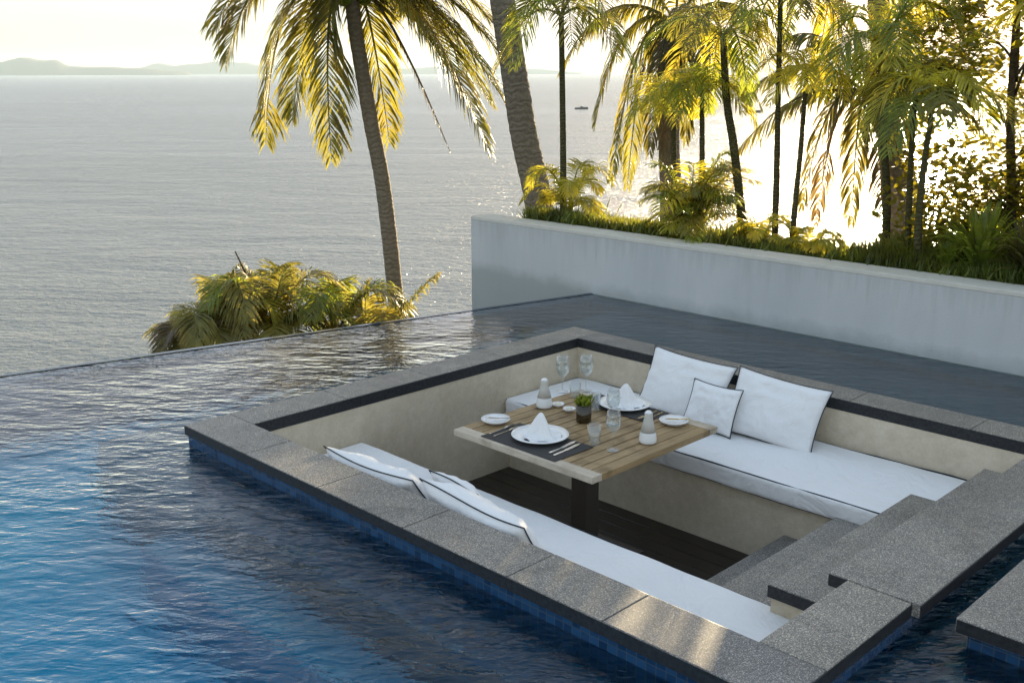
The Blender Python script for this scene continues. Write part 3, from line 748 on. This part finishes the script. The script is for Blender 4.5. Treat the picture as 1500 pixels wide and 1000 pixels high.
slim('tallest thin straight stem right of the leaning palm', [(.26, 5.54, .30), (.24, 5.53, 1.0), (.22, 5.52, 1.5), (.19, 5.50, 2.43)], .028, .020, 0, 9, .80, .22, .55, LEAF_GRN, 13, mats=[LEAF_COCO, LEAF_GRN])
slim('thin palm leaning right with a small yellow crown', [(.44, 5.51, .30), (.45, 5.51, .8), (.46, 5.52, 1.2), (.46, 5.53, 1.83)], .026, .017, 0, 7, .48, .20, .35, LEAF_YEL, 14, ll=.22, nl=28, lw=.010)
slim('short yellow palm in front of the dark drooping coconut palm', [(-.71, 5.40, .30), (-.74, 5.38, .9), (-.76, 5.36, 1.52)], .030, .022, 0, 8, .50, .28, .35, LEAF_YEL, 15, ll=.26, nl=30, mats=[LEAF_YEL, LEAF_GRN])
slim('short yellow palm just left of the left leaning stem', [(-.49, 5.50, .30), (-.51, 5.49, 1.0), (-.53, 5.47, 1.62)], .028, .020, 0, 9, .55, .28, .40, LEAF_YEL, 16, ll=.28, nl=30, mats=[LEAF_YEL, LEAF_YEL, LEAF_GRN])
slim('slender palm with dense upright crown before the grey coconut trunk', [(1.27, 5.56, .30), (1.24, 5.55, .9), (1.18, 5.52, 1.35), (1.12, 5.49, 2.0)], .034, .024, 0, 11, .62, .38, .38, LEAF_GRN, 17, mats=[LEAF_GRN, LEAF_YEL], ll=.32)
slim('slender palm stem just right of the dense crowned palm, low dark crown', [(1.58, 5.30, .30), (1.55, 5.29, .8), (1.53, 5.28, 1.3), (1.52, 5.28, 1.72)], .026, .018, 0, 8, .50, .26, .38, LEAF_GRN, 18, mats=[LEAF_COCO, LEAF_YEL], ll=.26, nl=30)
slim('slender palm with broad arching crown beside the leafy tree', [(1.75, 5.10, .30), (1.72, 5.09, .8), (1.72, 5.09, 1.15), (1.74, 5.09, 1.58)], .030, .018, 0, 11, .68, .28, .50, LEAF_GRN, 19, mats=[LEAF_COCO, LEAF_YEL, LEAF_GRN], ll=.30)

# 3. coconut palms further down the slope
p = thing('coconut_palm', 'dark coconut palm with long hanging fronds behind the bushy clump', 'palm tree', (-3.41, 9.0, -2.6))
trunk(local(p, [(-3.38, 9.02, -3.2), (-3.40, 9.0, -1.0), (-3.41, 9.0, .11), (-3.46, 8.96, 1.02), (-3.45, 8.97, 1.99), (-3.43, 8.98, 2.5)]), .16, .12, BARK, p, n=60, rings=.05)
c = Vector((-3.43, 8.98, 2.45)) - p.location
crownf(p, c, [(-.55, .35, -.2, -.80, -1.95, -.2), (-.42, .25, .2, -.55, -2.1, .2), (-.25, .2, -.4, -.35, -1.6, -.5, LEAF_DARK), (-.7, .5, .3, -1.0, -1.3, .4), (.5, .4, -.1, 1.15, -1.05, -.1), (.6, .5, .3, 1.25, -1.5, .3), (.35, .3, -.4, .75, -1.5, -.5),
  (.15, .1, .2, .25, -1.5, .3, LEAF_DARK), (-.1, .1, -.2, -.1, -1.75, -.3, LEAF_BROWN), (-.5, .9, 0, -1.3, .4, 0), (.5, 1, .1, 1.3, .6, .2), (0, 1, 0, .2, 1.5, .2), (.7, .7, 0, 1.5, -.4, 0), (-.9, .7, .1, -1.5, -.6, .1), (0, .6, -.7, .1, -.5, -1.4, LEAF_DARK)], LEAF_COCO, .50, 56, 1.0, .021, 200)
p = thing('coconut_palm', 'coconut palm with a low drooping brown crown and curved trunk, right of centre', 'palm tree', (.63, 7.6, -1.9))
trunk(local(p, [(.75, 7.62, -2.4), (.66, 7.6, -.6), (.60, 7.58, .38), (.42, 7.50, 1.0), (.24, 7.42, 1.4), (.12, 7.36, 1.75)]), .13, .085, BARK, p, n=50, rings=.05)
c = Vector((.10, 7.36, 1.62)) - p.location
crownf(p, c, [(-.45, .35, -.2, -.62, -1.05, -.2, LEAF_DARK), (-.30, .25, .1, -.38, -1.25, .1, LEAF_BROWN), (-.2, .1, -.3, -.15, -1.2, -.3, LEAF_DARK), (.15, .2, 0, .25, -1.15, 0, LEAF_BROWN), (.35, .25, -.2, .45, -1.0, -.2, LEAF_DARK), (-.7, .25, 0, -1.25, -.55, 0),
  (-.5, .55, .1, -1.1, .1, .1), (-.45, .75, -.1, -.85, .55, -.1), (-.15, .8, .1, -.35, 1.0, .1), (.3, .8, -.1, .6, .8, -.1), (.6, .6, .1, 1.1, .15, .1), (.6, .35, -.2, 1.2, -.45, -.2), (0, .5, -.6, .1, -.2, -1.1), (-.35, .5, .4, -.8, -.4, .6), (.1, .7, .5, .3, .3, 1.0)], LEAF_COCO, .38, 46, .9, .017, 230)
p = thing('coconut_palm', 'pale thick palm trunk leaving the top of the picture, right of centre', 'palm tree', (-.07, 8.6, -2.0))
trunk(local(p, [(.05, 8.65, -2.9), (-.02, 8.62, -.6), (-.07, 8.6, .21), (-.30, 8.49, 1.89), (-.42, 8.43, 2.73), (-.5, 8.4, 3.6)]), .14, .10, BARK, p, n=60, rings=.05)
c = Vector((-.5, 8.4, 3.6)) - p.location
crownf(p, c, [(-.6, .3, 0, -.9, -1.7, 0), (-.3, .3, .2, -.45, -2.0, .2, LEAF_YEL), (.4, .3, -.1, .55, -1.8, -.1, LEAF_YEL), (.7, .4, .2, 1.2, -1.5, .2), (0, .3, -.4, 0, -1.5, -.6), (-.9, .5, .1, -1.6, -1.0, .1, LEAF_YEL), (.9, .6, 0, 1.8, -.9, 0, LEAF_YEL), (.1, .8, .6, .3, -.4, 1.2)], LEAF_COCO, .5, 50, 1.0, .02, 260)
# palm standing outside the frame, one frond reaching in at the top right
p = thing('coconut_palm', 'palm beyond the right edge whose long frond reaches in at the top right', 'palm tree', (4.1, 6.4, .3))
trunk(local(p, [(4.1, 6.4, .0), (4.0, 6.35, 1.4), (3.85, 6.3, 2.7)]), .13, .10, BARK, p, n=30, rings=.05)
c = Vector((3.85, 6.3, 2.7)) - p.location
tipw = Vector((1.80, 5.32, 2.06)) - p.location; midw = Vector((2.7, 5.75, 2.85)) - p.location
frond('frond', (c, midw, tipw), LEAF_YEL, p, 60, .34, 1.0, .016, 300)
radial(p, c, 8, 1.5, .4, 1.3, LEAF_COCO, .45, 40, .8, .02, 31)

# bushy areca clump
p = thing('areca_palm', 'bushy green clump of arching palm fronds in the planter', 'palm shrub', (-.48, 5.30, .36))
r = random.Random(5)
for k in range(9): 
    a = r.uniform(0, 6.28); trunk([(.05 * math.cos(a), .05 * math.sin(a), -.03), (.11 * math.cos(a), .11 * math.sin(a), .16), (.2 * math.cos(a), .2 * math.sin(a), .40)], .013, .009, BARKG, p, 'stem', n=6)
for k in range(34):
    a = r.uniform(0, 2 * PI); e = r.uniform(.1, 1); L_ = r.uniform(.40, .72); b = Vector((.06 * math.cos(a), .06 * math.sin(a), r.uniform(.05, .3)))
    d = Vector((math.cos(a), math.sin(a), 0)); m1 = b + d * L_ * .30 + UP * (.25 + .32 * e); m2 = b + d * L_ * (.95 - .35 * e) + UP * (-.05 + .62 * e)
    frond('frond', (b, m1, m2), (LEAF_GRN, LEAF_COCO, LEAF_YEL)[k % 3], p, 26, .24, .35, .010, 400 + k, thin=.8)
# low yellow palm
def lowpalm(label, loc, n, length, rise, drop, mat, seed, ll=.22, nm='palm_shrub', grp='low palm shrubs', lw=.012):
    t = thing(nm, label, 'palm shrub', loc, 0, grp)
    trunk([(0, 0, -.05), (0, 0, .12)], .03, .025, BARKG, t, 'stem', n=4)
    radial(t, Vector((0, 0, .10)), n, length, rise, drop, mat, ll, 28, .35, lw, seed, spread=.5)
    return t
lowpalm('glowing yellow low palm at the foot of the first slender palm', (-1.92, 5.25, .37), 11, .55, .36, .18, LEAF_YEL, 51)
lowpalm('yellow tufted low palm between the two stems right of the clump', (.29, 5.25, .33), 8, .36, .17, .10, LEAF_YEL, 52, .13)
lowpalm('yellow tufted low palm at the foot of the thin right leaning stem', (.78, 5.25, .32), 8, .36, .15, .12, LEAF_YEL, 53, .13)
lowpalm('green low palm at the foot of the arching crowned palm', (1.93, 5.55, .30), 12, .55, .30, .2, LEAF_GRN, 54, .24)

# strap-leaved shrubs at the right end
def strap(label, loc, n, h, seed, mat):
    t = thing('strap_leaf_shrub', label, 'shrub', loc, 0, 'strap leaved shrubs'); r = random.Random(seed)
    vs, fs = [], []
    for k in range(n):
        a = r.uniform(0, 2 * PI); L_ = h * r.uniform(.6, 1.1); out = r.uniform(.15, .75) * L_; z0 = r.uniform(0, .22) * h
        d = Vector((math.cos(a), math.sin(a), 0)); s = Vector((-math.sin(a), math.cos(a), 0)); w_ = r.uniform(.014, .026)
        i0 = len(vs)
        for j in range(7):
            f = j / 6; q = d * (out * f) + UP * (z0 + L_ * (f * 1.25 - .75 * f * f * (out / L_ + .35)))
            ww = w_ * math.sin(PI * min(.97, f * .85 + .12)); vs += [q - s * ww, q + UP * -.006, q + s * ww]
        for j in range(6):
            b = i0 + j * 3; fs += [(b, b + 1, b + 4, b + 3), (b + 1, b + 2, b + 5, b + 4)]
    raw('foliage', vs, fs, mat, t); trunk([(0, 0, -.05), (0, 0, .2 * h)], .018, .014, BARK2, t, 'stem', n=4)
    return t
strap('strap leaved shrub with pale arching leaves at the right end of the planter', (2.20, 5.10, .34), 120, .62, 61, LEAF_GRN)
strap('dark strap leaved shrub at the far right edge of the picture', (2.58, 5.02, .34), 130, .62, 62, LEAF_DARK)
strap('small strap leaved shrub between the slender stems and the pale one', (1.98, 5.05, .34), 60, .36, 63, LEAF_GRN)

# broadleaf tree on the right
p = thing('broadleaf_tree', 'small leafy tree glowing yellow green at the right edge', 'tree', (2.13, 5.9, .28))
trunk([(0, 0, -.1), (-.04, -.02, .6), (-.12, -.04, 1.3), (-.16, -.05, 2.2)], .045, .022, BARK2, p, n=20)
r = random.Random(9); cents = []
for k in range(115):
    u = r.uniform(-.72, 1.1); z = r.uniform(.12, 2.5) ; f = r.uniform(-.35, .9)
    cc = RT * u + UP * z + FW * f; cents.append(cc)
    st = Vector((-.1, -.04, max(.2, z - r.uniform(.2, .6))))
    if k % 4 == 0: trunk([st, st.lerp(cc, .5) + UP * .05, cc], .012, .004, BARK2, p, 'limb', n=5)
vs, fs = [], []
for cc in cents:
    for q in range(125):
        o_ = Vector((r.gauss(0, .12), r.gauss(0, .12), r.gauss(0, .11))); P_ = cc + o_
        a = r.uniform(0, 6.28); d = Vector((math.cos(a), math.sin(a), r.uniform(-.9, .2))).normalized(); s = d.cross(Vector((r.uniform(-.4, .4), r.uniform(-.4, .4), 1))).normalized()
        l = r.uniform(.055, .11); w_ = l * .30; i0 = len(vs)
        vs += [P_, P_ + d * l * .45 + s * w_, P_ + d * l, P_ + d * l * .45 - s * w_]; fs.append((i0, i0 + 1, i0 + 2, i0 + 3))
raw('crown', vs, fs, LEAF_BROAD, p)

# young coconut palms below the infinity edge
def young(label, x, y, z, n, length, rise, drop, seed, mats, extra=()):
    gz = -1.9 - .56 * max(0, -2.9 - x)
    t = thing('young_coconut_palm', label, 'palm tree', (x, y, gz), 0, 'young palms below the pool edge')
    trunk([(0, 0, -.3), (0, 0, (z - gz) * .6), (0, 0, z - gz)], .13, .10, BARK2, t, n=14)
    c = Vector((0, 0, z - gz)); radial(t, c, n, length, rise, drop, mats[0], .42, 40, .35, .019, seed, mats=mats)
    crownf(t, c, extra, mats[0], .42, 44, .4, .019, seed + 70)
    return t
young('young palm in the middle of the group, tallest with ribbed fronds', -6.05, 4.30, -1.42, 13, 1.15, .72, .50, 71, [LEAF_BUSH, LEAF_GRN, LEAF_COCO], [(.1, .6, -.2, .3, 1.0, -.3), (-.05, .6, 0, -.35, .95, 0), (.3, .6, -.2, .95, .55, -.3)])
young('young palm left of the middle one with yellow upright fronds', -6.35, 3.85, -1.50, 13, 1.05, .72, .55, 72, [LEAF_BUSH, LEAF_YEL, LEAF_COCO], [(0, .6, 0, .15, .98, 0), (-.4, .5, 0, -.95, .25, 0)])
young('leftmost young palm with fine spreading fronds', -6.30, 3.50, -1.50, 13, .80, .55, .45, 73, [LEAF_BUSH, LEAF_BROWN, LEAF_COCO])
young('young palm just left of the tall coconut trunk', -5.75, 5.05, -1.50, 13, 1.2, .58, .45, 74, [LEAF_BUSH, LEAF_COCO, LEAF_GRN])
young('rightmost young palm with one frond fanning right of the tall trunk', -5.25, 5.40, -1.70, 11, 1.0, .55, .5, 75, [LEAF_BUSH, LEAF_BROWN], [(.25, .7, -.2, .75, 1.12, -.2), (.5, .35, 0, 1.15, .42, 0), (-.3, .6, 0, -.1, 1.0, 0)])
t = tube('dead_frond_stalk', [(-6.13, 4.20, -.95), (-6.22, 4.10, -.55), (-6.30, 4.02, -.28)], [.02, .014, .008], BARK2); tag(t, 'bare dark stalk sticking up out of the young palms', 'stalk')

# ------------------------------------------------------------------ ground cover
r = random.Random(77); vs, fs = [], []
for k in range(26000):
    x = r.uniform(-2.2, 4.2); y = 4.885 + abs(r.gauss(0, .28))
    if y > 6.2: continue
    big = noise.noise(Vector((x * 1.3, y, 4)))
    h = r.uniform(.06, .22) * (1.1 + 1.1 * big) * (.55 if .1 < x < 1.1 else 1); a = r.uniform(0, 6.28); le = r.uniform(.1, .9) * h
    b = Vector((x, y, .345)); tp = b + Vector((le * math.cos(a), le * math.sin(a), h)); s = Vector((-math.sin(a), math.cos(a), 0)) * r.uniform(.004, .010)
    m_ = b.lerp(tp, .55) + UP * .012; i0 = len(vs)
    if y < 4.93 and tp.y < 4.87: tp.y = 4.875
    vs += [b, m_ - s, tp, m_ + s]; fs.append((i0, i0 + 1, i0 + 2, i0 + 3))
stuff(raw('ground_cover', vs, fs, LEAF_HEDGE), 'low leafy ground cover along the top of the planter wall', 'ground cover')
vs, fs = [], []
for k in range(9000):
    x = r.uniform(-20, -3.2); y = r.uniform(-6, 16)
    s_ = max(0, -2.9 - x, y - 6.9); b = Vector((x, y, -1.9 - .56 * s_ - .05)); a = r.uniform(0, 6.28); h = r.uniform(.2, .7)
    tp = b + Vector((math.cos(a) * h * .6, math.sin(a) * h * .6, h)); s = Vector((-math.sin(a), math.cos(a), 0)) * .05; m_ = b.lerp(tp, .5); i0 = len(vs)
    vs += [b, m_ - s, tp, m_ + s]; fs.append((i0, i0 + 1, i0 + 2, i0 + 3))
stuff(raw('hillside_scrub', vs, fs, LEAF_HEDGE), 'scrub growing on the slope below the pool', 'scrub')

# ------------------------------------------------------------------ boats
def boat(label, x, y, rz, s, cabin):
    t = thing('motor_boat', label, 'boat', (x, y, SEA), rz, 'motor boats on the sea')
    vs, fs = [], []; n = 12
    for i in range(n + 1):
        f = i / n; X = (f - .5) * 5.6 * s; wd = .95 * s * (1 - max(0, (f - .55) / .45) ** 2.2) + .02; sh = (.62 + .25 * f * f) * s
        vs += [(X, -wd, sh), (X, -wd * .8, .05), (X, 0, -.25 * s), (X, wd * .8, .05), (X, wd, sh), (X, wd * .82, sh - .05), (X, -wd * .82, sh - .05)]
    for i in range(n):
        for k in range(7): k2 = (k + 1) % 7; fs.append((i * 7 + k, i * 7 + k2, i * 7 + 7 + k2, i * 7 + 7 + k))
    fs.append(tuple(range(7)))
    raw('hull', vs, fs, HULL, t, False)
    if cabin:
        bm = bmesh.new(); add_box(bm, -.5 * s, .7 * s, -.5 * s, .5 * s, .62 * s, 1.15 * s, .08); obj('console', bm, HULL, t)
        box('windscreen', (.55 * s, .6 * s, -.45 * s, .45 * s, 1.15 * s, 1.5 * s), BWHITE, t, .01)
        for px_ in (-1.4, 1.2): tube('canopy_post', [(px_ * s, .4 * s, .6 * s), (px_ * s, .4 * s, 1.9 * s)], .04, HULL, t, 6)
    else:
        bm = bmesh.new(); add_box(bm, -1.3 * s, .2 * s, -.45 * s, .45 * s, .6 * s, .95 * s, .1); obj('engine_cover', bm, HULL, t)
    return t
boat('small dark boat with raised console on the bright sea, left of the drooping palm', -305, 352, R(45), 1.05, True)
boat('low dark speedboat farther right on the sea, seen between the palms', -229.5, 371, R(40), 1.1, False)
